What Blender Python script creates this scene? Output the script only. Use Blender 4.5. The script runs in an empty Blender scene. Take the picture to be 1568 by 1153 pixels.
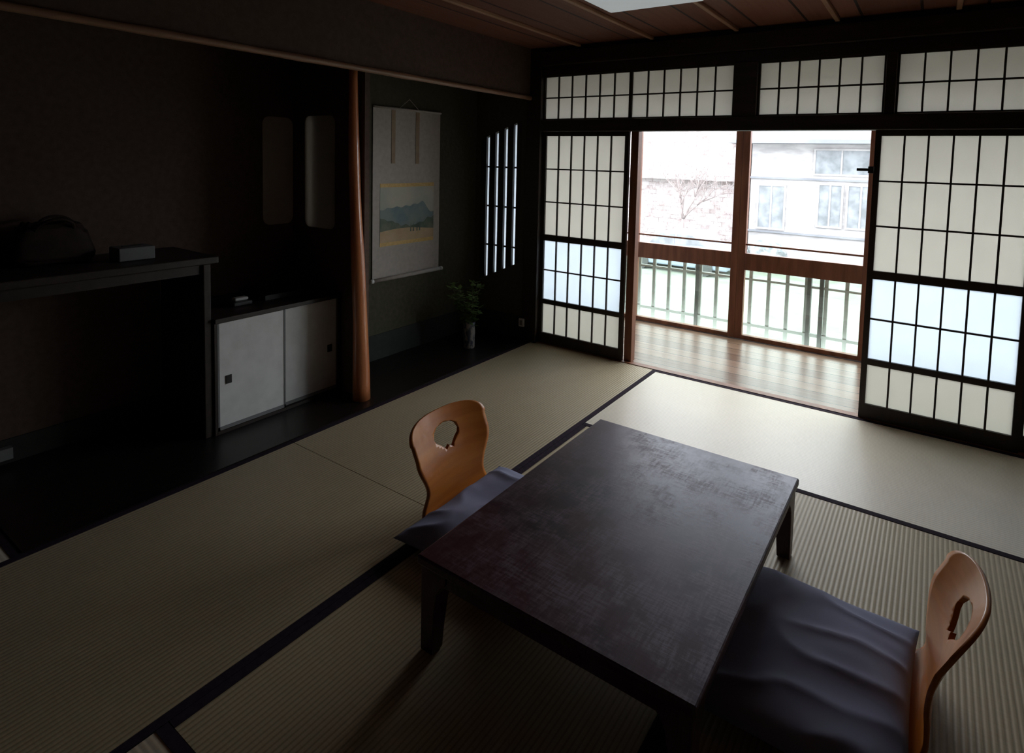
import bpy, bmesh, math, random
from mathutils import Vector, Matrix, noise
random.seed(4)
S=1.2   # everything is modelled in half-ken based units, scaled to metres at the end
scn=bpy.context.scene
scn.view_settings.view_transform='Standard'
# ------------------------------------------------------------------ materials
def newmat(name):
    m=bpy.data.materials.new(name); m.use_nodes=True
    nt=m.node_tree; nt.nodes.clear()
    out=nt.nodes.new('ShaderNodeOutputMaterial')
    return m,nt,out
def N(nt,t,**kw):
    n=nt.nodes.new(t)
    for k,v in kw.items():
        if k in n.inputs.keys(): n.inputs[k].default_value=v
        else: setattr(n,k,v)
    return n
def c4(c): return (c[0],c[1],c[2],1)
def pmat(name,col,col2=None,rough=.6,scale=(6,6,6),detail=5,bump=0,bscale=None,spec=.5,coat=0,metal=0,contrast=(.35,.65),rough2=None):
    m,nt,out=newmat(name)
    b=N(nt,'ShaderNodeBsdfPrincipled'); nt.links.new(b.outputs[0],out.inputs[0])
    b.inputs['Roughness'].default_value=rough; b.inputs['Metallic'].default_value=metal
    b.inputs['Specular IOR Level'].default_value=spec; b.inputs['Coat Weight'].default_value=coat
    tc=N(nt,'ShaderNodeTexCoord'); mp=N(nt,'ShaderNodeMapping'); mp.inputs['Scale'].default_value=scale
    nt.links.new(tc.outputs['Object'],mp.inputs[0])
    no=N(nt,'ShaderNodeTexNoise',Scale=1.0,Detail=detail); nt.links.new(mp.outputs[0],no.inputs['Vector'])
    cr=N(nt,'ShaderNodeValToRGB'); cr.color_ramp.elements[0].position=contrast[0]; cr.color_ramp.elements[1].position=contrast[1]
    cr.color_ramp.elements[0].color=c4(col); cr.color_ramp.elements[1].color=c4(col2 or col)
    nt.links.new(no.outputs[0],cr.inputs[0]); nt.links.new(cr.outputs[0],b.inputs['Base Color'])
    if rough2 is not None:
        mr=N(nt,'ShaderNodeMapRange'); mr.inputs[1].default_value=.35; mr.inputs[2].default_value=.65
        mr.inputs[3].default_value=rough; mr.inputs[4].default_value=rough2
        nt.links.new(no.outputs[0],mr.inputs[0]); nt.links.new(mr.outputs[0],b.inputs['Roughness'])
    if bump:
        bp=N(nt,'ShaderNodeBump',Strength=bump,Distance=.01)
        nt.links.new(no.outputs[0],bp.inputs['Height']); nt.links.new(bp.outputs[0],b.inputs['Normal'])
    return m
def tatami(name,axis):
    """axis: ribs run along this axis"""
    m,nt,out=newmat(name)
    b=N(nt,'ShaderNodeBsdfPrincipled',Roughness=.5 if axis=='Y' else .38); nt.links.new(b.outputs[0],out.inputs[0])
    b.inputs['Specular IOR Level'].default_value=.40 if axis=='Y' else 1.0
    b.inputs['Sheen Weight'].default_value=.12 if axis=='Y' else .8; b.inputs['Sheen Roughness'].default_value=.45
    tc=N(nt,'ShaderNodeTexCoord')
    w=N(nt,'ShaderNodeTexWave',wave_type='BANDS',bands_direction='X' if axis=='Y' else 'Y',Scale=23,Distortion=.25)
    w.inputs['Detail Scale'].default_value=8
    nt.links.new(tc.outputs['Object'],w.inputs['Vector'])
    mp=N(nt,'ShaderNodeMapping'); mp.inputs['Scale'].default_value=(18,190,1) if axis=='Y' else (190,18,1)
    nt.links.new(tc.outputs['Object'],mp.inputs[0])
    no=N(nt,'ShaderNodeTexNoise',Scale=1.0,Detail=3); nt.links.new(mp.outputs[0],no.inputs['Vector'])
    big=N(nt,'ShaderNodeTexNoise',Scale=1.6,Detail=3); nt.links.new(tc.outputs['Object'],big.inputs['Vector'])
    q=1.0 if axis=='Y' else 1.24  # long-x rush lightened in base colour to stand for window glow
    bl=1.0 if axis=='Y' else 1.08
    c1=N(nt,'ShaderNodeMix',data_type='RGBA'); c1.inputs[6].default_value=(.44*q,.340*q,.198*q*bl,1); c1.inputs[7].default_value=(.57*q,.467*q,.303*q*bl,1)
    nt.links.new(no.outputs[0],c1.inputs[0])
    c2=N(nt,'ShaderNodeMix',data_type='RGBA',blend_type='MULTIPLY'); c2.inputs[0].default_value=1
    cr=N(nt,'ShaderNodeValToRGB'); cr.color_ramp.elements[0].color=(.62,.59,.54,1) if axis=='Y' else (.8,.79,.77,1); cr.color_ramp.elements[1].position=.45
    nt.links.new(w.outputs[1],cr.inputs[0])
    nt.links.new(c1.outputs[2],c2.inputs[6]); nt.links.new(cr.outputs[0],c2.inputs[7])
    c3=N(nt,'ShaderNodeMix',data_type='RGBA',blend_type='MULTIPLY'); c3.inputs[0].default_value=1
    cr2=N(nt,'ShaderNodeValToRGB'); cr2.color_ramp.elements[0].color=(.87,.87,.84,1); cr2.color_ramp.elements[0].position=.3;cr2.color_ramp.elements[1].position=.7
    nt.links.new(big.outputs[0],cr2.inputs[0]); nt.links.new(c2.outputs[2],c3.inputs[6]); nt.links.new(cr2.outputs[0],c3.inputs[7])
    nt.links.new(c3.outputs[2],b.inputs['Base Color'])
    bp=N(nt,'ShaderNodeBump',Strength=.30 if axis=='Y' else .12,Distance=.004); nt.links.new(w.outputs[1],bp.inputs['Height'])
    nt.links.new(bp.outputs[0],b.inputs['Normal'])
    return m
def boards(name,ca,cb,rough,bw,axis,gap=(.02,.01,.008)):
    """planks running along axis, bw = plank width"""
    m,nt,out=newmat(name)
    b=N(nt,'ShaderNodeBsdfPrincipled',Roughness=rough); nt.links.new(b.outputs[0],out.inputs[0])
    tc=N(nt,'ShaderNodeTexCoord'); sx=N(nt,'ShaderNodeSeparateXYZ'); nt.links.new(tc.outputs['Object'],sx.inputs[0])
    dv=N(nt,'ShaderNodeMath',operation='DIVIDE'); dv.inputs[1].default_value=bw
    nt.links.new(sx.outputs[1 if axis=='X' else 0],dv.inputs[0])
    fr=N(nt,'ShaderNodeMath',operation='FRACT'); nt.links.new(dv.outputs[0],fr.inputs[0])
    fl=N(nt,'ShaderNodeMath',operation='FLOOR'); nt.links.new(dv.outputs[0],fl.inputs[0])
    wn=N(nt,'ShaderNodeTexWhiteNoise',noise_dimensions='1D'); nt.links.new(fl.outputs[0],wn.inputs['W'])
    mp=N(nt,'ShaderNodeMapping'); mp.inputs['Scale'].default_value=(2,45,1) if axis=='X' else (45,2,1)
    nt.links.new(tc.outputs['Object'],mp.inputs[0])
    no=N(nt,'ShaderNodeTexNoise',Scale=1.0,Detail=5); nt.links.new(mp.outputs[0],no.inputs['Vector'])
    ad=N(nt,'ShaderNodeMath',operation='ADD'); nt.links.new(no.outputs[0],ad.inputs[0])
    ml=N(nt,'ShaderNodeMath',operation='MULTIPLY_ADD'); ml.inputs[1].default_value=.5; ml.inputs[2].default_value=-.25
    nt.links.new(wn.outputs[0],ml.inputs[0]); nt.links.new(ml.outputs[0],ad.inputs[1])
    cr=N(nt,'ShaderNodeValToRGB'); cr.color_ramp.elements[0].color=c4(ca); cr.color_ramp.elements[1].color=c4(cb)
    cr.color_ramp.elements[0].position=.25; cr.color_ramp.elements[1].position=.75
    nt.links.new(ad.outputs[0],cr.inputs[0])
    gt=N(nt,'ShaderNodeMath',operation='LESS_THAN'); gt.inputs[1].default_value=.05; nt.links.new(fr.outputs[0],gt.inputs[0])
    mx=N(nt,'ShaderNodeMix',data_type='RGBA'); nt.links.new(gt.outputs[0],mx.inputs[0]); nt.links.new(cr.outputs[0],mx.inputs[6]); mx.inputs[7].default_value=c4(gap)
    nt.links.new(mx.outputs[2],b.inputs['Base Color'])
    bp=N(nt,'ShaderNodeBump',Strength=.4,Distance=.004,invert=True); nt.links.new(gt.outputs[0],bp.inputs['Height']); nt.links.new(bp.outputs[0],b.inputs['Normal'])
    return m
def paper(name,col,tr,df=.35):
    m,nt,out=newmat(name)
    t=N(nt,'ShaderNodeBsdfTranslucent'); d=N(nt,'ShaderNodeBsdfDiffuse')
    tc=N(nt,'ShaderNodeTexCoord'); no=N(nt,'ShaderNodeTexNoise',Scale=9,Detail=8); nt.links.new(tc.outputs['Object'],no.inputs['Vector'])
    cr=N(nt,'ShaderNodeValToRGB'); cr.color_ramp.elements[0].color=c4([x*.93 for x in col]); cr.color_ramp.elements[1].color=c4(col)
    nt.links.new(no.outputs[0],cr.inputs[0]); nt.links.new(cr.outputs[0],t.inputs[0]); d.inputs[0].default_value=c4([x*.8 for x in col])
    mx=N(nt,'ShaderNodeMixShader'); mx.inputs[0].default_value=df
    nt.links.new(t.outputs[0],mx.inputs[1]); nt.links.new(d.outputs[0],mx.inputs[2]); nt.links.new(mx.outputs[0],out.inputs[0])
    return m
def glass(name,tint=(1,1,1),refl=.06):
    m,nt,out=newmat(name)
    t=N(nt,'ShaderNodeBsdfTransparent'); t.inputs[0].default_value=c4(tint); g=N(nt,'ShaderNodeBsdfGlossy',Roughness=.02)
    mx=N(nt,'ShaderNodeMixShader'); mx.inputs[0].default_value=refl
    nt.links.new(t.outputs[0],mx.inputs[1]); nt.links.new(g.outputs[0],mx.inputs[2]); nt.links.new(mx.outputs[0],out.inputs[0])
    return m
M={}
M['tatY']=tatami('tatami_rush_long_y','Y'); M['tatX']=tatami('tatami_rush_long_x','X')
M['heri']=pmat('tatami_cloth_border',(.024,.015,.024),(.034,.023,.033),.9,(60,60,60),spec=.1)
M['darkwood']=pmat('dark_stained_wood',(.018,.011,.008),(.03,.018,.013),.5,(4,30,30),bump=.1)
M['toko']=pmat('tokonoma_floor_wood',(.010,.007,.006),(.016,.011,.009),.35,(30,3,3))
M['frame']=pmat('shoji_frame_wood',(.022,.014,.010),(.035,.022,.016),.55,(30,30,4))
M['redwood']=pmat('reddish_window_wood',(.17,.060,.030),(.28,.11,.055),.45,(25,25,3),bump=.05)
M['pillar']=pmat('polished_cedar_pillar',(.46,.15,.055),(.66,.25,.10),.28,(18,18,2),bump=.15,coat=.6)
M['bamboo']=pmat('bamboo_trim',(.26,.14,.08),(.38,.22,.14),.4,(30,3,30))
M['plaster']=pmat('earthen_plaster',(.090,.057,.042),(.115,.076,.058),.95,(40,40,40),8,bump=.2)
M['plasterg']=pmat('green_clay_plaster',(.058,.055,.034),(.078,.073,.047),.95,(40,40,40),8,bump=.3)
M['navy']=pmat('baseboard_paper',(.022,.028,.026),(.03,.036,.034),.9,(20,20,20))
M['base']=pmat('dark_baseboard',(.02,.018,.016),(.03,.026,.022),.8,(20,20,20))
M['ceil']=boards('ceiling_boards',(.17,.06,.036),(.25,.10,.06),.6,.245,'Y')
M['batten']=pmat('ceiling_batten',(.36,.19,.11),(.46,.27,.17),.5,(30,3,30))
M['deck']=boards('veranda_boards',(.16,.082,.054),(.26,.152,.105),.27,.12,'X')
M['paper']=paper('shoji_paper',(.89,.87,.81),.6,.38)
M['frost']=paper('frosted_glass',(.81,.86,.90),.8,.1)
M['glass']=glass('window_glass'); M['glassl']=glass('lower_window_glass',(.93,1,.95))
M['white']=pmat('white_fusuma_paper',(.66,.66,.64),(.74,.74,.72),.9,(15,15,15))
M['metal']=pmat('dark_metal',(.02,.02,.02),rough=.4)
M['plastic']=pmat('white_plastic',(.6,.6,.58),rough=.5)
# ------------------------------------------------------------------ mesh helpers
def link(o,parent=None):
    bpy.context.collection.objects.link(o)
    if parent: o.parent=parent
    return o
def empty(name):
    e=bpy.data.objects.new(name,None); e.empty_display_size=.1; return link(e)
def mobj(name,bm,mats,parent=None,smooth=False,bevel=0,angle=None):
    me=bpy.data.meshes.new(name); bmesh.ops.recalc_face_normals(bm,faces=bm.faces); bm.to_mesh(me); bm.free()
    for m in (mats if isinstance(mats,(list,tuple)) else [mats]): me.materials.append(m)
    if smooth:
        for p in me.polygons: p.use_smooth=True
    o=link(bpy.data.objects.new(name,me),parent)
    if bevel:
        b=o.modifiers.new('bevel','BEVEL'); b.width=bevel; b.segments=2; b.limit_method='ANGLE'
    return o
def addbox(bm,x0,x1,y0,y1,z0,z1,mi=0):
    vs=[bm.verts.new((x,y,z)) for x in (x0,x1) for y in (y0,y1) for z in (z0,z1)]
    for f in ((0,1,3,2),(4,6,7,5),(0,4,5,1),(2,3,7,6),(0,2,6,4),(1,5,7,3)):
        fc=bm.faces.new([vs[i] for i in f]); fc.material_index=mi
def boxes(name,lst,mats,parent=None,bevel=0):
    bm=bmesh.new()
    for b in lst: addbox(bm,*b)
    return mobj(name,bm,mats,parent,bevel=bevel)
def prism(bm,pts,off,mi=0):
    """extrude closed polygon (3D pts) by vector off"""
    off=Vector(off); a=[bm.verts.new(p) for p in pts]; b=[bm.verts.new(Vector(p)+off) for p in pts]
    fs=[bm.faces.new(a),bm.faces.new(b[::-1])]
    n=len(a)
    for i in range(n): fs.append(bm.faces.new([a[i],b[i],b[(i+1)%n],a[(i+1)%n]]))
    for f in fs: f.material_index=mi
def lathe(bm,prof,c,seg=32,mi=0):
    rings=[]
    for r,z in prof: rings.append([bm.verts.new((c[0]+r*math.cos(2*math.pi*i/seg),c[1]+r*math.sin(2*math.pi*i/seg),c[2]+z)) for i in range(seg)])
    for a,b in zip(rings,rings[1:]):
        for i in range(seg):
            f=bm.faces.new([a[i],a[(i+1)%seg],b[(i+1)%seg],b[i]]); f.material_index=mi
    for rg in (rings[0][::-1],rings[-1]):
        f=bm.faces.new(rg); f.material_index=mi
def tube(bm,pts,rad,seg=8,mi=0):
    pts=[Vector(p) for p in pts]; rings=[]
    for i,p in enumerate(pts):
        d=(pts[min(i+1,len(pts)-1)]-pts[max(i-1,0)]).normalized()
        a=d.orthogonal().normalized() if not rings else (pa-d*pa.dot(d)).normalized()
        pa=a; b=d.cross(a); r=rad[i] if isinstance(rad,(list,tuple)) else rad
        rings.append([bm.verts.new(p+r*(a*math.cos(2*math.pi*k/seg)+b*math.sin(2*math.pi*k/seg))) for k in range(seg)])
    for a,b in zip(rings,rings[1:]):
        for k in range(seg):
            f=bm.faces.new([a[k],a[(k+1)%seg],b[(k+1)%seg],b[k]]); f.material_index=mi; f.smooth=True
    for rg in (rings[0][::-1],rings[-1]):
        f=bm.faces.new(rg); f.material_index=mi
# ------------------------------------------------------------------ floor
TL=-.94
def mat_tatami(i,x0,x1,y0,y1,longax):
    g=.0015; e=empty('tatami_mat'); w=.026
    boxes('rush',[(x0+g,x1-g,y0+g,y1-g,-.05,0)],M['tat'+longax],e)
    if longax=='Y': l=[(x0+g/2,x0+w,y0+g,y1-g,-.04,.0015),(x1-w,x1-g/2,y0+g,y1-g,-.04,.0015)]
    else: l=[(x0+g,x1-g,y0+g/2,y0+w,-.04,.0015),(x0+g,x1-g,y1-w,y1-g/2,-.04,.0015)]
    boxes('border',l,M['heri'],e)
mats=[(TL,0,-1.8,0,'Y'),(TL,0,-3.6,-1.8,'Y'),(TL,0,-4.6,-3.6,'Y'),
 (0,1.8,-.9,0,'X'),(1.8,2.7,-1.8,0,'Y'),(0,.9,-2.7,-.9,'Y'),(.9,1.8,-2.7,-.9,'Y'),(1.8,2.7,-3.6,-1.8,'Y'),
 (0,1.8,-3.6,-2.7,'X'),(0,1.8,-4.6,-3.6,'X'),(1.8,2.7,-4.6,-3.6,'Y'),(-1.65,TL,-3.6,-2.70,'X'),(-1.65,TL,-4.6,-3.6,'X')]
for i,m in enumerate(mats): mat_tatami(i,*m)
boxes('floor',[(-1.8,2.85,-4.75,0,-.12,-.055,0)],[M['darkwood']])
boxes('floor_tokonoma',[(-1.65,TL-.004,-2.70,0,-.05,.004,0)],[M['toko']])
boxes('floor_veranda',[(-1.7,2.85,.045,1.06,-.06,-.004,0)],[M['deck']])
boxes('trim_1',[(-.88,2.7,0.0,.045,-.05,.004,0)],[M['redwood']])   # shoji sill
# ------------------------------------------------------------------ walls
XB=-1.45; XW=-1.65; YP=-1.30; CZ=1.98
bm=bmesh.new()
addbox(bm,XB-.05,XB,YP+.01,0,.16,CZ); mobj('wall_tokonoma_back',bm,M['plasterg'])
bm=bmesh.new(); addbox(bm,XW-.05,XW,-4.7,YP+.03,0,CZ); mobj('wall_left',bm,M['plaster'])
boxes('baseboard_tokonoma',[(XB-.05,XB+.004,YP+.03,0,0,.16,0),(XB,-.99,-.012,0,0,.16,0)],[M['navy']])
boxes('baseboard_left',[(XW,XW+.008,-4.6,YP-.03,0,.10,0)],[M['base']])
def rrect(x0,x1,z0,z1,r,y):
    pts=[]
    for cx,cz,a0 in ((x1-r,z1-r,0),(x0+r,z1-r,90),(x0+r,z0+r,180),(x1-r,z0+r,270)):
        for k in range(7):
            a=math.radians(a0+15*k); pts.append((cx+r*math.cos(a),y,cz+r*math.sin(a)))
    return pts
# partition with rounded opening
bm=bmesh.new()
outer=[(-.98+.0,YP-.02,0),(-.98,YP-.02,CZ),(XW,YP-.02,CZ),(XW,YP-.02,0)]
hole=rrect(-1.55,-1.285,.85,1.45,.04,YP-.02)
ov=[bm.verts.new(p) for p in outer]; hv=[bm.verts.new(p) for p in hole]
ed=[bm.edges.new((ov[i],ov[(i+1)%4])) for i in range(4)]+[bm.edges.new((hv[i],hv[(i+1)%len(hv)])) for i in range(len(hv))]
bmesh.ops.triangle_fill(bm,edges=ed,use_beauty=True)
r=bmesh.ops.extrude_face_region(bm,geom=bm.faces[:]); bmesh.ops.translate(bm,verts=[v for v in r['geom'] if isinstance(v,bmesh.types.BMVert)],vec=(0,.03,0))
for v in bm.verts:
    if v.co.x>-1.0: v.co.x=-1.05
mobj('wall_partition',bm,M['plaster'])
M['niche']=paper('niche_paper',(.54,.50,.44),.5,.80)
bm=bmesh.new(); prism(bm,rrect(-1.56,-1.275,.84,1.46,.04,YP-.016),(0,.004,0)); mobj('window_partition_paper',bm,M['niche'])
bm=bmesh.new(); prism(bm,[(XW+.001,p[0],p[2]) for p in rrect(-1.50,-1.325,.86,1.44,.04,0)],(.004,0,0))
M['litpatch']=pmat('painted_light_patch',(.48,.42,.37),(.53,.47,.42),.95,(30,30,30)); mobj('wall_left_light_patch',bm,M['litpatch'])  # paler rounded slab, its colour standing in for light falling on the wall
# tokonoma side wall with slanted slatted window
x0,x1=-1.405,-1.045; zl0,zl1,zr0,zr1=.37,1.38,.53,1.51
bm=bmesh.new()
for poly in ([(XB,0,0),(x0,0,0),(x0,0,CZ),(XB,0,CZ)],[(x1,0,0),(-.88,0,0),(-.88,0,CZ),(x1,0,CZ)],
  [(x0,0,0),(x1,0,0),(x1,0,zr0),(x0,0,zl0)],[(x0,0,zl1),(x1,0,zr1),(x1,0,CZ),(x0,0,CZ)]): prism(bm,poly,(0,.05,0))
mobj('wall_tokonoma_side',bm,M['plasterg'])
e=empty('window_tokonoma')
bm=bmesh.new(); prism(bm,[(x0,.04,zl0),(x1,.04,zr0),(x1,.04,zr1),(x0,.04,zl1)],(0,.004,0)); mobj('pane',bm,M['frost'],e)
bm=bmesh.new()
def zt(x,a,b): return a+(b-a)*(x-x0)/(x1-x0)
n=5
for i in range(n):
    xc=x0+.03+(x1-x0-.04)*i/(n-1)-.005; w=.025
    a=max(xc-w,x0);b=min(xc+w,x1)
    prism(bm,[(a,.0,zt(a,zl0,zr0)),(b,.0,zt(b,zl0,zr0)),(b,.0,zt(b,zl1,zr1)),(a,.0,zt(a,zl1,zr1))],(0,.02,0))
for z in (.62,.9,1.18): addbox(bm,x0,x1,.022,.03,z,z+.012)
mobj('slats',bm,M['darkwood'],e)
# fascia above alcoves
boxes('wall_fascia',[(-1.0,-.965,-4.6,0,1.66,CZ,0)],[M['plaster']])
bm=bmesh.new(); 
pts=[(-.96,-4.6+4.6*i/40,1.655) for i in range(41)]
tube(bm,pts,[.014+(.002 if i%5==0 else 0) for i in range(41)],12); mobj('trim_2',bm,M['bamboo'])
# outer shell
boxes('wall_right',[(2.72,2.8,-4.7,1.06,-.05,CZ,0)],[M['plaster']])
boxes('wall_rear',[(-1.7,2.8,-4.72,-4.62,-.05,CZ,0)],[M['plaster']])
boxes('wall_veranda_end',[(-1.75,-1.66,-.0,1.06,-.05,CZ,0)],[M['plaster']])
boxes('ceiling',[(-1.75,2.85,-4.75,1.1,CZ,CZ+.05,0)],[M['ceil']])
bl=[]
x=-.59
while x<2.7: bl.append((x-.011,x+.011,-4.6,-.03,CZ-.018,CZ,0)); x+=.49
boxes('ceiling_battens',bl,[M['batten']],bevel=.003)
# back wall timber frame (plane y=0)
boxes('trim_3',[(-.99,-.876,-.03,.06,0,CZ,0)],[M['darkwood']],bevel=.004)
boxes('wall_back',[(-.876,2.72,.0,.05,1.80,CZ,0)],[M['darkwood']])
boxes('trim_4',[(-.876,2.72,-.025,.06,1.432,1.508,0)],[M['darkwood']],bevel=.004)
boxes('trim_5',[(-.876,2.72,-.035,.0,1.86,1.95,0)],[M['darkwood']],bevel=.004)
boxes('trim_6',[(.381,.505,-.02,.06,1.508,1.80,0)],[M['darkwood']],bevel=.003)
boxes('trim_7',[(1.10,1.145,-.015,.06,1.508,1.80,0)],[M['darkwood']],bevel=.003)
boxes('trim_8',[(-.240,-.19,.03,.085,0,1.432,0)],[M['redwood']],bevel=.003)
# ------------------------------------------------------------------ shoji
def shoji(name,x0,x1,z0,z1,bands,cols,y=.008,d=.024,st=.026):
    """bands: list of (zlo,zhi,rows,kind)"""
    e=empty(name); k=.0042; fr=[(x0,x0+st,y,y+d,z0,z1,0),(x1-st,x1,y,y+d,z0,z1,0)]
    xs0,xs1=x0+st,x1-st; ku=[]
    prev=z0
    for zlo,zhi,rows,kind in bands:
        fr.append((xs0,xs1,y,y+d,prev,zlo,0)); prev=zhi
        for c in range(1,cols):
            x=xs0+(xs1-xs0)*c/cols; ku.append((x-k,x+k,y+.003,y+.014,zlo,zhi,0))
        for r in range(1,rows):
            z=zlo+(zhi-zlo)*r/rows; ku.append((xs0,xs1,y+.004,y+.013,z-k,z+k,0))
        boxes('pane',[(xs0,xs1,y+.0145,y+.0155,zlo,zhi,0)],[M[kind]],e)
    fr.append((xs0,xs1,y,y+d,prev,z1,0))
    boxes('frame',fr,[M['frame']],e); boxes('lattice',ku,[M['frame']],e)
B=[(.075,.275,1,'paper'),(.305,.705,2,'frost'),(.745,1.405,3,'paper')]
shoji('shoji_screen',-.876,-.245,.004,1.432,B,6)
shoji('shoji_screen',1.071,1.70,.004,1.432,B,6)
shoji('shoji_screen',1.69,2.32,.004,1.432,B,6,y=.036)
shoji('shoji_screen',2.10,2.72,.004,1.432,B,6)
for a,b in ((-.876,-.245),(-.245,.381),(.505,1.10),(1.145,1.76),(1.76,2.72)):
    shoji('transom_screen',a,b,1.508,1.80,[(1.518,1.79,2,'paper')],6 if b-a<.8 else 9,st=.010)
boxes('sliding_door_latch',[(1.0,1.075,-.012,.012,1.232,1.246,0),(1.05,1.075,-.02,.008,1.222,1.256,0)],[M['metal']],bevel=.002)
# ------------------------------------------------------------------ veranda glazed doors y=.99
gl=[(-1.42,-.68),(-.60,.13),(.23,.97),(1.07,1.81),(1.91,2.64)]
for i,(a,b) in enumerate(gl):
    e=empty('window_%d'%(i+1))
    L=a-.05 if i else a-.24; R=b+.05 if i<4 else 2.72
    boxes('frame',[(L,a,.97,1.01,0,1.8,0),(b,R,.97,1.01,0,1.8,0),(a,b,.97,1.01,0,.03,0),(a,b,.97,1.01,.50,.62,0),(a,b,.97,1.01,1.76,1.8,0),
        (a,b,.985,.995,.675,.688,0)],[M['redwood']],e,bevel=.003)
    boxes('pane_upper',[(a,b,.989,.991,.62,1.76,0)],[M['glass']],e)
    boxes('pane_lower',[(a,b,.989,.991,.03,.50,0)],[M['glassl']],e)
boxes('trim_9',[(-1.66,2.72,.95,1.03,1.80,CZ,0)],[M['redwood']])
# ------------------------------------------------------------------ exterior
M['rail']=pmat('weathered_painted_rail',(.30,.31,.29),(.36,.37,.35),.8,(10,10,10))
M['raild']=pmat('railing_post_dark',(.07,.07,.065),(.10,.10,.095),.6,(10,10,10))
rl=[(-2,3,1.24,1.27,.455,.48,0),(-2,3,1.24,1.27,.38,.395,0),(-2,3,1.24,1.27,.03,.05,0)]
x=-2.0
while x<3: rl.append((x-.012,x+.012,1.245,1.265,-.1,.46,0)); x+=.13
for x in (-1.12,-1.05,-.2,.62,.70,1.5,1.57): rl.append((x-.012,x+.012,1.23,1.28,-.35,.49,1))
boxes('balcony_railing',rl,[M['rail'],M['raild']])
M['ground']=pmat('pale_grass_ground',(.18,.195,.155),(.255,.265,.24),.95,(3,3,3))
boxes('ground',[(-16,16,1.07,30,-.45,-.40,0)],[M['ground']])
M['stucco']=pmat('white_stucco',(.35,.34,.34),(.48,.46,.46),.9,(3,3,9),8,contrast=(.4,.6))
M['roof']=pmat('grey_roof_tile',(.17,.18,.20),(.24,.25,.27),.7,(2,20,2))
M['extglass']=pmat('neighbour_window_glass',(.16,.175,.185),(.28,.30,.32),.3,(6,3,6))
def brickmat():
    m,nt,out=newmat('garden_stone_wall')
    b=N(nt,'ShaderNodeBsdfPrincipled',Roughness=.9); nt.links.new(b.outputs[0],out.inputs[0])
    tc=N(nt,'ShaderNodeTexCoord'); mp=N(nt,'ShaderNodeMapping'); mp.inputs['Rotation'].default_value=(math.pi/2,0,0)
    nt.links.new(tc.outputs['Object'],mp.inputs[0])
    br=N(nt,'ShaderNodeTexBrick',Scale=3.4); br.inputs['Color1'].default_value=(.22,.165,.155,1); br.inputs['Color2'].default_value=(.42,.38,.375,1); br.inputs['Mortar'].default_value=(.18,.145,.14,1)
    br.inputs['Mortar Size'].default_value=.02
    nt.links.new(mp.outputs[0],br.inputs['Vector'])
    no=N(nt,'ShaderNodeTexNoise',Scale=6,Detail=12); no.inputs['Roughness'].default_value=.8; nt.links.new(tc.outputs['Object'],no.inputs['Vector'])
    cr=N(nt,'ShaderNodeValToRGB'); cr.color_ramp.elements[0].position=.42; cr.color_ramp.elements[1].position=.60
    nt.links.new(no.outputs[0],cr.inputs[0])
    mx=N(nt,'ShaderNodeMix',data_type='RGBA'); mx.inputs[7].default_value=(.46,.43,.425,1); nt.links.new(cr.outputs[0],mx.inputs[0]); nt.links.new(br.outputs[0],mx.inputs[6])
    nt.links.new(mx.outputs[2],b.inputs['Base Color']); return m
M['brickw']=brickmat()
boxes('garden_retaining_wall',[(-12,-1.35,7.0,7.3,-.4,2.05,0),(-12,-1.35,6.9,7.35,2.05,2.12,0),(-12,-1.35,6.8,7.0,.95,1.05,0)],[M['brickw']])
e=empty('neighbouring_house')
boxes('body',[(-1.3,8,7,10,-.4,1.66,0)],[M['stucco']],e)
bm=bmesh.new(); prism(bm,[(-1.6,6.6,1.60),(-1.6,6.6,1.66),(-1.6,8.5,2.15),(-1.6,10.4,1.66),(-1.6,10.4,1.60)],(9.9,0,0)); mobj('roof',bm,M['roof'],e)
wl=[]
for xa,xb,za,zb in ((-.30,.46,1.13,1.5),(-.22,.10,.30,.95),(.2,.55,.30,.95),(.9,1.6,.3,1.4),(-1.15,-.75,.2,.9)):
    wl+= [(xa,xb,6.985,7.0,za,zb,1),(xa-.03,xb+.03,6.97,6.99,zb,zb+.03,0),(xa-.03,xb+.03,6.97,6.99,za-.03,za,0),(xa-.03,xa,6.97,6.99,za,zb,0),(xb,xb+.03,6.97,6.99,za,zb,0),((xa+xb)/2-.012,(xa+xb)/2+.012,6.97,6.99,za,zb,0)]
boxes('windows',wl,[M['stucco'],M['extglass']],e)
boxes('siding_band',[(-1.32,8,6.96,7.0,1.02,1.05,0),(-1.32,8,6.96,7.0,.12,.15,0)],[M['roof']],e)
# shrub
M['leafo']=pmat('shrub_foliage',(.15,.18,.18),(.34,.35,.35),.9,(9,9,9))
for cx,cy,r in ((.9,6.3,.35),(-.85,6.4,.3)):
    bm=bmesh.new(); bmesh.ops.create_icosphere(bm,subdivisions=4,radius=r)
    for v in bm.verts:
        nn=noise.noise(v.co*9)*.12+noise.noise(v.co*22)*.07
        v.co*=1+nn*1.3; v.co.z*=.8; v.co+=Vector((cx,cy,-.4+r*.7))
    mobj('garden_shrub',bm,M['leafo'])
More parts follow.
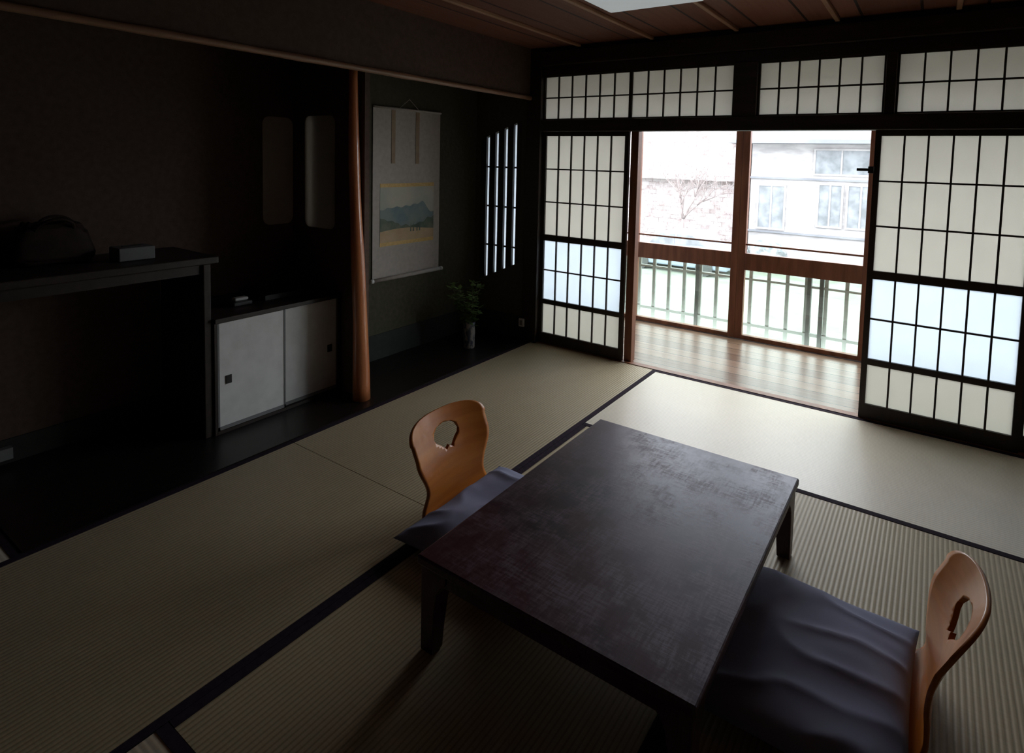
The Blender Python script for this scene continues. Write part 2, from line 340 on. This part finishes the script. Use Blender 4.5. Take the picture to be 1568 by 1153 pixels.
# bare garden trees
M['twig']=pmat('tree_bark',(.27,.225,.215),(.34,.29,.28),.9,(20,20,20))
rnd=random.Random(11)
def grow(bm,p,d,l,r,lv):
    pts=[p]; q=p.copy(); dd=d.copy()
    for i in range(4):
        dd=(dd+Vector((rnd.uniform(-.22,.22),rnd.uniform(-.10,.10),rnd.uniform(-.08,.14)))).normalized(); q=q+dd*l/4
        q.y=min(max(q.y,6.02),6.75); pts.append(q.copy())
    tube(bm,pts,[r*(1-.12*i) for i in range(5)],5)
    if lv:
        for k in range(4 if lv>1 else 3):
            b=pts[rnd.choice((2,3,4,4))]; nd=(dd+Vector((rnd.uniform(-1,1),rnd.uniform(-.3,.3),rnd.uniform(-.3,.6)))).normalized()
            grow(bm,b,nd,l*.68,r*.52,lv-1)
for tx,ty,h in ((-4.1,6.4,.75),(-2.3,6.45,.7)):
    bm=bmesh.new(); grow(bm,Vector((tx,ty,-.41)),Vector((0,0,1)),h,.045,4); mobj('bare_tree',bm,M['twig'])
# parked car
e=empty('parked_car'); M['carp']=pmat('car_paint_pale_blue',(.24,.28,.36),(.26,.30,.38),.3,coat=.4); M['tyre']=pmat('tyre_rubber',(.08,.08,.08),rough=.9)
bm=bmesh.new(); cx0=-2.75; Y0=5.1
prof2=[(0,-.30),(0,-.12),(.05,-.03),(.42,.02),(.62,.20),(1.15,.21),(1.38,.04),(1.62,.0),(1.66,-.10),(1.66,-.30)]
prism(bm,[(cx0+a,Y0,b) for a,b in prof2],(0,.72,0)); mobj('body',bm,M['carp'],e,bevel=.02)
bm=bmesh.new()
prism(bm,[(cx0+a,Y0-.006,b) for a,b in ((.47,.03),(.64,.175),(.86,.18),(.86,.03))],(0,.004,0)); prism(bm,[(cx0+a,Y0-.006,b) for a,b in ((.90,.03),(.90,.18),(1.13,.18),(1.30,.05))],(0,.004,0)); mobj('side_windows',bm,M['extglass'],e)
for wx in (.33,1.33):
    bm=bmesh.new(); lathe(bm,[(.08,0),(.125,.01),(.125,.09),(.08,.10)],(0,0,0),24)
    bmesh.ops.transform(bm,matrix=Matrix.Translation((cx0+wx,Y0+.07,-.275))@Matrix.Rotation(math.pi/2,4,'X'),verts=bm.verts); mobj('wheel',bm,M['tyre'],e)
# ------------------------------------------------------------------ pillar
bm=bmesh.new(); pts=[];rad=[]
for i in range(24):
    t=i/23; z=-.0+t*1.70
    pts.append((-1.052-.035*t+.004*math.sin(t*7),-1.335-.028*t+.004*math.sin(t*5+1),z+.004)); rad.append(.044-.023*t**.8+.0012*math.sin(t*19))
tube(bm,pts,rad,20); mobj('tokonoma_pillar',bm,M['pillar'])
# ------------------------------------------------------------------ low cabinet
e=empty('low_cabinet'); F=-1.225
boxes('top_board',[(XW+.01,F+.012,-1.975,-1.325,.505,.525,0)],[M['darkwood']],e,bevel=.002)
boxes('frame',[(XW+.01,F,-1.965,-1.33,.005,.02,0),(XW+.01,F+.0,-1.973,-1.962,.005,.505,0),(XW+.01,F,-1.335,-1.325,.005,.505,0),(XW+.01,F-.03,-1.96,-1.335,.02,.5,0)],[M['darkwood']],e)
M['grey']=pmat('grey_door_edge',(.18,.18,.18),(.2,.2,.2),.8,(20,20,20))
def door(y0,y1,x): 
    boxes('sliding_door',[(x-.012,x,y0,y1,.022,.5,0),(x-.011,x+.002,y0,y1,.022,.038,1),(x-.011,x+.002,y0,y0+.008,.022,.5,1),(x-.011,x+.002,y1-.008,y1,.022,.5,1)],[M['white'],M['grey']],e)
door(-1.96,-1.64,F-.003); door(-1.66,-1.336,F-.018)
boxes('door_pull',[(F-.004,F+.001,-1.925,-1.90,.225,.262,0),(F-.018,F-.013,-1.395,-1.37,.225,.262,0)],[M['metal']],e)
# ------------------------------------------------------------------ shelf desk
e=empty('alcove_shelf')
boxes('top',[(XW+.01,-1.235,-2.69,-1.945,.765,.795,0)],[M['darkwood']],e,bevel=.004)
boxes('post',[(-1.265,-1.235,-2.01,-1.98,.004,.765,0)],[M['darkwood']],e,bevel=.003)
boxes('apron',[(-1.262,-1.248,-2.69,-2.01,.725,.765,0),(XW+.012,-1.265,-2.005,-1.99,.004,.765,0)],[M['darkwood']],e)
# items
M['bag']=pmat('brown_leather',(.022,.013,.010),(.035,.02,.015),.7,(20,20,20),bump=.3,spec=.2)
e=empty('handbag'); bm=bmesh.new(); bmesh.ops.create_uvsphere(bm,u_segments=40,v_segments=24,radius=1)
for v in bm.verts:
    c=v.co; f=lambda a,p: math.copysign(abs(a)**p,a)
    z=f(c.z,.45)*.08; wd=1-.35*(z+.08)/.16
    v.co=Vector((-1.52+f(c.x,.5)*.075*wd,-2.44+f(c.y,.4)*.15*wd,.878+z+.02*noise.noise(c*3.5)))
    v.co.z=max(v.co.z,.797)
mobj('body',bm,M['bag'],e,smooth=True)
for dx,dy in ((-.03,.03),(.045,.0)):
    bm=bmesh.new(); tube(bm,[(-1.52+dx*(1+.8*math.sin(a)),-2.44+dy-.06*math.cos(a),.93+.045*math.sin(a)) for a in [math.pi*i/14 for i in range(15)]],.006,8); mobj('handle',bm,M['bag'],e)
e=empty('tissue_box'); boxes('carton',[(-1.46,-1.36,-2.27,-2.14,.797,.85,0)],[M['grey']],e,bevel=.004)
boxes('slot',[(-1.42,-1.40,-2.24,-2.17,.85,.852,0)],[M['metal']],e)
e=empty('telephone'); boxes('base',[(-1.42,-1.35,-1.82,-1.73,.526,.545,0)],[M['metal']],e,bevel=.005)
boxes('handset',[(-1.41,-1.375,-1.80,-1.735,.545,.56,0)],[M['plastic']],e,bevel=.006)
boxes('lacquer_tray',[(-1.6,-1.36,-1.66,-1.44,.526,.532,0),(-1.6,-1.59,-1.66,-1.44,.532,.55,0),(-1.37,-1.36,-1.66,-1.44,.532,.55,0),(-1.59,-1.37,-1.66,-1.65,.532,.55,0),(-1.59,-1.37,-1.45,-1.44,.532,.55,0)],[M['metal']])
boxes('wall_outlet_power_strip',[(XW+.009,XW+.04,-2.72,-2.55,.03,.075,0),(XW+.04,XW+.043,-2.70,-2.66,.04,.065,1),(XW+.04,XW+.043,-2.63,-2.59,.04,.065,1)],[M['grey'],M['metal']],bevel=.004)
boxes('wall_outlet',[(-1.005,-.965,-.045,-.03,.10,.155,0),(-.995,-.975,-.048,-.045,.11,.145,1)],[M['plastic'],M['grey']],bevel=.003)
# ------------------------------------------------------------------ scroll
e=empty('hanging_scroll'); X=XB+.004
M['silk']=pmat('scroll_silk',(.42,.38,.34),(.47,.43,.39),.85,(40,40,40))
M['strip']=pmat('scroll_strip',(.30,.22,.15),(.35,.27,.18),.8,(20,20,20))
M['gold']=pmat('gold_brocade',(.58,.38,.12),(.70,.48,.18),.6,(60,60,60))
M['sky']=pmat('painting_sky_wash',(.42,.44,.38),(.56,.53,.44),.9,(4,4,4))
M['mt1']=pmat('painting_far_mountain',(.17,.23,.26),(.24,.30,.28),.9,(10,10,10))
M['mt2']=pmat('painting_near_hill',(.09,.13,.11),(.20,.22,.16),.9,(14,14,14))
M['sand']=pmat('painting_sand',(.48,.34,.20),(.58,.44,.28),.9,(8,8,8))
ya,yb=-.94,-.38; 
bm=bmesh.new(); addbox(bm,X,X+.003,ya,yb,.50,1.53); mobj('backing',bm,M['silk'],e)
boxes('futai',[(X+.003,X+.006,-.80,-.77,1.20,1.525,0),(X+.003,X+.006,-.60,-.57,1.20,1.525,0)],[M['strip']],e)
boxes('brocade',[(X+.003,X+.005,-.885,-.435,1.055,1.078,0),(X+.003,X+.005,-.885,-.435,.695,.718,0)],[M['gold']],e)
boxes('painting',[(X+.003,X+.0045,-.885,-.435,.718,1.055,0)],[M['sky']],e)
bm=bmesh.new(); xx=X+.0048
def ridge(base,f,mi,dx,lo=.718):
    n=40; top=[(xx+dx,-.885+.45*i/n,base+f(i/n)) for i in range(n+1)]
    prism(bm,[(xx+dx,-.885,lo)]+top+[(xx+dx,-.435,lo)],(.0003,0,0),mi)
ridge(.90,lambda t:.035*math.sin(t*3+.6)+.03*noise.noise(Vector((t*7,0,1)))+.035*math.exp(-((t-.75)/.18)**2),0,0)
ridge(.84,lambda t:.03*math.sin(t*5+2)+.02*noise.noise(Vector((t*12,3,1))),1,.0004)
ridge(.785,lambda t:.012*math.sin(t*4),2,.0008)
for t in (.55,.6,.67,.72): prism(bm,[(xx+.0013,-.885+.45*t-.006,.77),(xx+.0013,-.885+.45*t+.006,.77),(xx+.0013,-.885+.45*t,.77+.06)],(.0003,0,0),1)
mobj('landscape',bm,[M['mt1'],M['mt2'],M['sand']],e)
bm=bmesh.new(); tube(bm,[(X+.012,ya,.495),(X+.012,yb,.495)],.012,16,0); tube(bm,[(X+.012,ya-.022,.495),(X+.012,ya,.495)],.013,16,1); tube(bm,[(X+.012,yb,.495),(X+.012,yb+.022,.495)],.013,16,1)
tube(bm,[(X+.008,ya,1.535),(X+.008,yb,1.535)],.007,12,0)
tube(bm,[(X+.008,-.74,1.54),(X+.008,-.66,1.60),(X+.008,-.58,1.54)],.002,6,0)
mobj('rollers',bm,[M['silk'],M['plastic']],e)
# ------------------------------------------------------------------ vase & plant
e=empty('flower_vase'); bm=bmesh.new(); vc=(-1.16,-.38,.004)
lathe(bm,[(.034,0),(.038,.01),(.037,.06),(.040,.10),(.036,.15),(.040,.175),(.034,.175),(.03,.12),(.028,.02)],vc,32)
M['vase']=pmat('mottled_ceramic',(.05,.06,.09),(.30,.28,.26),.3,(45,45,25),contrast=(.45,.55)); mobj('body',bm,M['vase'],e,smooth=True)
bm=bmesh.new()
for k in range(16):
    a=random.uniform(0,6.28); l=random.uniform(.04,.13); h=random.uniform(.06,.24)
    pts=[(vc[0]+.01*math.cos(a)+l*math.cos(a)*t*t,vc[1]+.01*math.sin(a)+l*math.sin(a)*t*t,.08+(.1+h)*t) for t in [i/8 for i in range(9)]]
    tube(bm,pts,.0018,5,0)
    for i in range(3,9):
        for s in (1,-1,.3,-2.2):
            p=Vector(pts[i]); b=a+s*1.2+random.uniform(-.4,.4); ln=random.uniform(.03,.055)
            d=Vector((math.cos(b),math.sin(b),random.uniform(-.3,.6))).normalized(); w=d.cross(Vector((0,0,1))).normalized()*ln*.3
            vs=[bm.verts.new(q) for q in (p,p+d*ln*.5+w,p+d*ln,p+d*ln*.5-w)]; f=bm.faces.new(vs); f.material_index=1
M['stem']=pmat('plant_stem',(.08,.07,.03)); M['leaf']=pmat('plant_leaf',(.07,.12,.03),(.13,.20,.06),.8,(30,30,30),spec=.1)
mobj('branches',bm,[M['stem'],M['leaf']],e)
# ------------------------------------------------------------------ table
def lacq(name='worn_lacquer',bumps=.05):
    m,nt,out=newmat(name)
    b=N(nt,'ShaderNodeBsdfPrincipled'); nt.links.new(b.outputs[0],out.inputs[0])
    tc=N(nt,'ShaderNodeTexCoord'); 
    def no(sc,det,ro=.6): 
        mp=N(nt,'ShaderNodeMapping'); mp.inputs['Scale'].default_value=sc; nt.links.new(tc.outputs['Object'],mp.inputs[0])
        n=N(nt,'ShaderNodeTexNoise',Scale=1.0,Detail=det); n.inputs['Roughness'].default_value=ro; nt.links.new(mp.outputs[0],n.inputs['Vector']); return n
    def mapr(src,a,b_,c,d):
        mr=N(nt,'ShaderNodeMapRange'); nt.links.new(src,mr.inputs[0])
        for i,v in enumerate((a,b_,c,d)): mr.inputs[i+1].default_value=v
        return mr.outputs[0]
    def mth(op,x,y):
        n=N(nt,'ShaderNodeMath',operation=op)
        for i,v in enumerate((x,y)):
            if isinstance(v,(int,float)): n.inputs[i].default_value=v
            else: nt.links.new(v,n.inputs[i])
        return n.outputs[0]
    a=no((16,150,16),5); c=no((150,16,16),5); g=no((11,11,11),8,.7); h=no((2.6,2.6,2.6),3)
    weave=mapr(mth('ADD',a.outputs[0],c.outputs[0]),.88,1.14,0,1)
    blot=mapr(g.outputs[0],.42,.60,0,1)
    wear=mth('MULTIPLY',mth('ADD',mth('MULTIPLY',weave,.8),.2),mth('ADD',mth('MULTIPLY',blot,.85),.15))
    redm=mapr(h.outputs[0],.38,.58,0,1)
    cA=N(nt,'ShaderNodeMix',data_type='RGBA'); cA.inputs[6].default_value=(.012,.005,.010,1); cA.inputs[7].default_value=(.050,.009,.010,1); nt.links.new(redm,cA.inputs[0])
    cB=N(nt,'ShaderNodeMix',data_type='RGBA'); cB.inputs[7].default_value=(.105,.055,.068,1); nt.links.new(cA.outputs[2],cB.inputs[6]); nt.links.new(wear,cB.inputs[0])
    nt.links.new(cB.outputs[2],b.inputs['Base Color'])
    b.inputs['Specular IOR Level'].default_value=.40; b.inputs['Specular Tint'].default_value=(.78,.80,1,1)
    nt.links.new(mapr(wear,0,1,.32,.52),b.inputs['Roughness'])
    bp=N(nt,'ShaderNodeBump',Strength=bumps,Distance=.004); nt.links.new(wear,bp.inputs['Height']); nt.links.new(bp.outputs[0],b.inputs['Normal'])
    return m
M['lacq']=lacq()
TX0,TX1,TY0,TY1,TH=.300,1.021,-2.255,-1.289,.253
e=empty('low_table')
boxes('top',[(TX0,TX1,TY0,TY1,TH-.024,TH,0)],[M['lacq']],e,bevel=.005)
boxes('apron',[(TX0+.012,TX1-.012,TY0+.012,TY0+.03,TH-.06,TH-.022,0),(TX0+.012,TX1-.012,TY1-.03,TY1-.012,TH-.06,TH-.022,0),
  (TX0+.012,TX0+.03,TY0+.03,TY1-.03,TH-.06,TH-.022,0),(TX1-.03,TX1-.012,TY0+.03,TY1-.03,TH-.06,TH-.022,0)],[M['lacq']],e)
for k,(cx,cy,sx,sy) in enumerate(((TX0,TY0,1,1),(TX1,TY0,-1,1),(TX0,TY1,1,-1),(TX1,TY1,-1,-1))):
    bm=bmesh.new(); prev=None; o=.008
    for z,w in ((TH-.022,.085),(TH-.05,.082),(TH-.065,.066),(TH-.085,.055),(TH-.12,.049),(.06,.043),(0.002,.040)):
        ring=[bm.verts.new((cx+sx*a,cy+sy*b,z)) for a,b in ((o,o),(o+w,o),(o+w,o+w),(o,o+w))]
        if prev:
            for i in range(4): bm.faces.new([prev[i],prev[(i+1)%4],ring[(i+1)%4],ring[i]])
        else: bm.faces.new(ring)
        prev=ring
    bm.faces.new(prev[::-1]); mobj('leg_%d'%(k+1),bm,M['lacq'],e,bevel=.003)
# ------------------------------------------------------------------ legless chairs
M['ply']=pmat('orange_plywood',(.52,.15,.020),(.66,.22,.034),.36,(3,3,30),coat=.2,bump=.02,spec=.35)
prof=[(.37,.014),(.30,.012),(.22,.011),(.14,.011),(.08,.012),(.045,.018),(.018,.034),(.004,.06),(0,.09),(-.001,.12),(-.008,.155),(-.02,.19),(-.036,.225),(-.054,.262),(-.07,.296),(-.083,.323),(-.090,.338)]
def catmull(P,k):
    out=[]
    for i in range(len(P)-1):
        p0=P[max(i-1,0)];p1=P[i];p2=P[i+1];p3=P[min(i+2,len(P)-1)]
        for j in range(k):
            t=j/k; out.append(tuple(.5*((2*b)+(-a+c)*t+(2*a-5*b+4*c-d)*t*t+(-a+3*b-3*c+d)*t**3) for a,b,c,d in zip(p0,p1,p2,p3)))
    out.append(P[-1]); return out
P=catmull(prof,5)
def interp(z,T):
    for (a,b),(c,d) in zip(T,T[1:]):
        if z<=c: 
            t=(z-a)/(c-a); t=t*t*(3-2*t); return b+(d-b)*t
    return T[-1][1]
def zaisu(cx,cy,sgn,rot=0):
    e=empty('zaisu_legless_chair'); bm=bmesh.new(); nv=28; rows=[]
    for i,(x,z) in enumerate(P):
        if z<.03 and x>.04: hw=.165 if x<.33 else .165*(1-((x-.33)/.045)**4*.4)
        elif z<.285: hw=interp(z,[(0,.165),(.03,.168),(.115,.142),(.23,.182),(.3,.184)])
        else: q=min((z-.285)/.0535,1); hw=.184*max(1-q**2.6,.0)**(1/3.6)+.004
        row=[]
        for j in range(nv+1):
            t=-1+2*j/nv; y=t*hw
            up=min(max((z-.04)/.2,0),1)
            xx=x+.035*up*(abs(y)/.17)**2
            row.append(bm.verts.new((xx,y,z)))
        rows.append(row)
    for a,b in zip(rows,rows[1:]):
        for j in range(nv): bm.faces.new([a[j],a[j+1],b[j+1],b[j]])
    o=mobj('shell',bm,M['ply'],e,smooth=True)
    s=o.modifiers.new('s','SOLIDIFY'); s.thickness=.010; s.offset=0
    bm=bmesh.new()
    K=[(-.058,.252),(-.064,.264),(-.056,.282),(-.034,.296),(0,.301),(.034,.296),(.056,.282),(.064,.264),(.058,.252),(.040,.240),(.026,.228),(.016,.218),(0,.228),(-.016,.218),(-.026,.228),(-.040,.240)]
    prism(bm,[(-.3,y,z-.006) for y,z in K],(.5,0,0)); cut=mobj('cut',bm,M['ply'])
    bo=o.modifiers.new('b','BOOLEAN'); bo.object=cut; bo.operation='DIFFERENCE'; bo.solver='EXACT'
    bpy.context.view_layer.update()
    dg=bpy.context.evaluated_depsgraph_get(); me=bpy.data.meshes.new_from_object(o.evaluated_get(dg))
    o.modifiers.clear(); o.data=me; bpy.data.objects.remove(cut)
    R=Matrix.Rotation(rot+(0 if sgn>0 else math.pi),4,'Z'); me.transform(Matrix.Translation((cx,cy,.001))@R)
    return e
zaisu(-.035,-1.745,1); zaisu(1.386,-1.715,-1)
# ------------------------------------------------------------------ cushions
M['cush']=pmat('slate_blue_cushion_cloth',(.205,.21,.305),(.255,.26,.36),.85,(5,5,5),bump=.05,spec=.15)
def cushion(cx,cy,hx,hy,zb,h,seed,rot=0,amp=1):
    bm=bmesh.new(); n=64; off=Vector((seed*3.1,seed*1.7,0))
    def surf(top):
        g=[]
        for i in range(n+1):
            r=[]
            for j in range(n+1):
                u=-1+2*i/n; v=-1+2*j/n
                e=(max(0,1-abs(u)**3.0)*max(0,1-abs(v)**3.0))**.5
                pin=1-.05*(1-abs(u)**2)*abs(v)**4; pin2=1-.05*(1-abs(v)**2)*abs(u)**4
                x=u*hx*pin2; y=v*hy*pin
                rg=1-abs(noise.noise(Vector((x*2+y*7,y*3-x*4,2))+off))*2.4
                wr=noise.noise(Vector((x*5,y*5,0))+off)*.016+max(0,rg)**2*.006*amp
                z=zb+h*.38+(h*.62*e+wr*min(1,e*1.6) if top else -h*.36*e)
                r.append((x,y,z))
            g.append(r)
        return g
    T=surf(True);Bt=surf(False)
    tv=[[bm.verts.new(p) for p in r] for r in T]
    bv=[[tv[i][j] if i in(0,n) or j in(0,n) else bm.verts.new(Bt[i][j]) for j in range(n+1)] for i in range(n+1)]
    for i in range(n):
        for j in range(n):
            bm.faces.new([tv[i][j],tv[i+1][j],tv[i+1][j+1],tv[i][j+1]])
            try: bm.faces.new([bv[i][j],bv[i][j+1],bv[i+1][j+1],bv[i+1][j]])
            except ValueError: pass
    bmesh.ops.transform(bm,matrix=Matrix.Translation((cx,cy,0))@Matrix.Rotation(rot,4,'Z'),verts=bm.verts)
    mobj('floor_cushion',bm,M['cush'],smooth=True)
cushion(.235,-1.765,.265,.27,.02,.07,1,.0,1.9)
cushion(1.10,-1.775,.262,.275,.02,.08,2,.0,1.3)
# ------------------------------------------------------------------ ceiling lamp
e=empty('ceiling_lamp')
M['lamp']=newmat('lamp_diffuser')[0]; nt=M['lamp'].node_tree; out=nt.nodes[0]
em=N(nt,'ShaderNodeEmission',Strength=.25); em.inputs[0].default_value=(.85,.95,1,1); df=N(nt,'ShaderNodeBsdfDiffuse'); df.inputs[0].default_value=(.8,.8,.8,1)
ad=N(nt,'ShaderNodeAddShader'); nt.links.new(em.outputs[0],ad.inputs[0]); nt.links.new(df.outputs[0],ad.inputs[1]); nt.links.new(ad.outputs[0],out.inputs[0])
boxes('diffuser',[(.08,.51,-1.32,-.90,1.903,1.95,0)],[M['lamp']],e,bevel=.01)
boxes('mount',[(.2,.4,-1.2,-1.0,1.95,CZ,0)],[M['frame']],e)
# ------------------------------------------------------------------ world & light
w=bpy.data.worlds.new('overcast_sky'); scn.world=w; w.use_nodes=True; nt=w.node_tree
bg=nt.nodes['Background']; bg.inputs[0].default_value=(.89,.94,1,1); bg.inputs[1].default_value=8.2
def portal(name,x0,x1,y,z0,z1):
    ld=bpy.data.lights.new(name,'AREA'); ld.shape='RECTANGLE'; ld.size=(x1-x0)*S; ld.size_y=(z1-z0)*S; ld.cycles.is_portal=True
    o=link(bpy.data.objects.new(name,ld)); o.location=((x0+x1)/2,y,(z0+z1)/2); o.rotation_euler=(-math.pi/2,0,0)
    return o
pt=portal('window_light_portal',-1.42,2.64,1.03,0.03,1.76)
# ------------------------------------------------------------------ scale to metres
for o in list(scn.objects):
    if o.parent is None:
        o.location*=S
        if o.type!='LIGHT': o.scale=(S,S,S)
# ------------------------------------------------------------------ camera
cx,cy,cz,pitch,yaw,roll,f,px,py=[1.33002,-3.26219,1.25030,0.06720,0.58592,0.02566,898.81994,835.96076,304.19295]
wv=Vector((-math.sin(yaw)*math.cos(pitch),math.cos(yaw)*math.cos(pitch),-math.sin(pitch)))
rt=Vector((math.cos(yaw),math.sin(yaw),0)); up=rt.cross(wv)
r=math.cos(roll)*rt+math.sin(roll)*up; u=-math.sin(roll)*rt+math.cos(roll)*up
cd=bpy.data.cameras.new('camera'); cam=link(bpy.data.objects.new('camera',cd))
mt=Matrix((r,u,-wv)).transposed().to_4x4(); mt.translation=Vector((cx,cy,cz))*S; cam.matrix_world=mt
cd.sensor_width=36; cd.lens=f/1568*36; cd.shift_x=(784-px)/1568; cd.shift_y=-(576.4-py)/1568; cd.clip_start=.02
scn.camera=cam
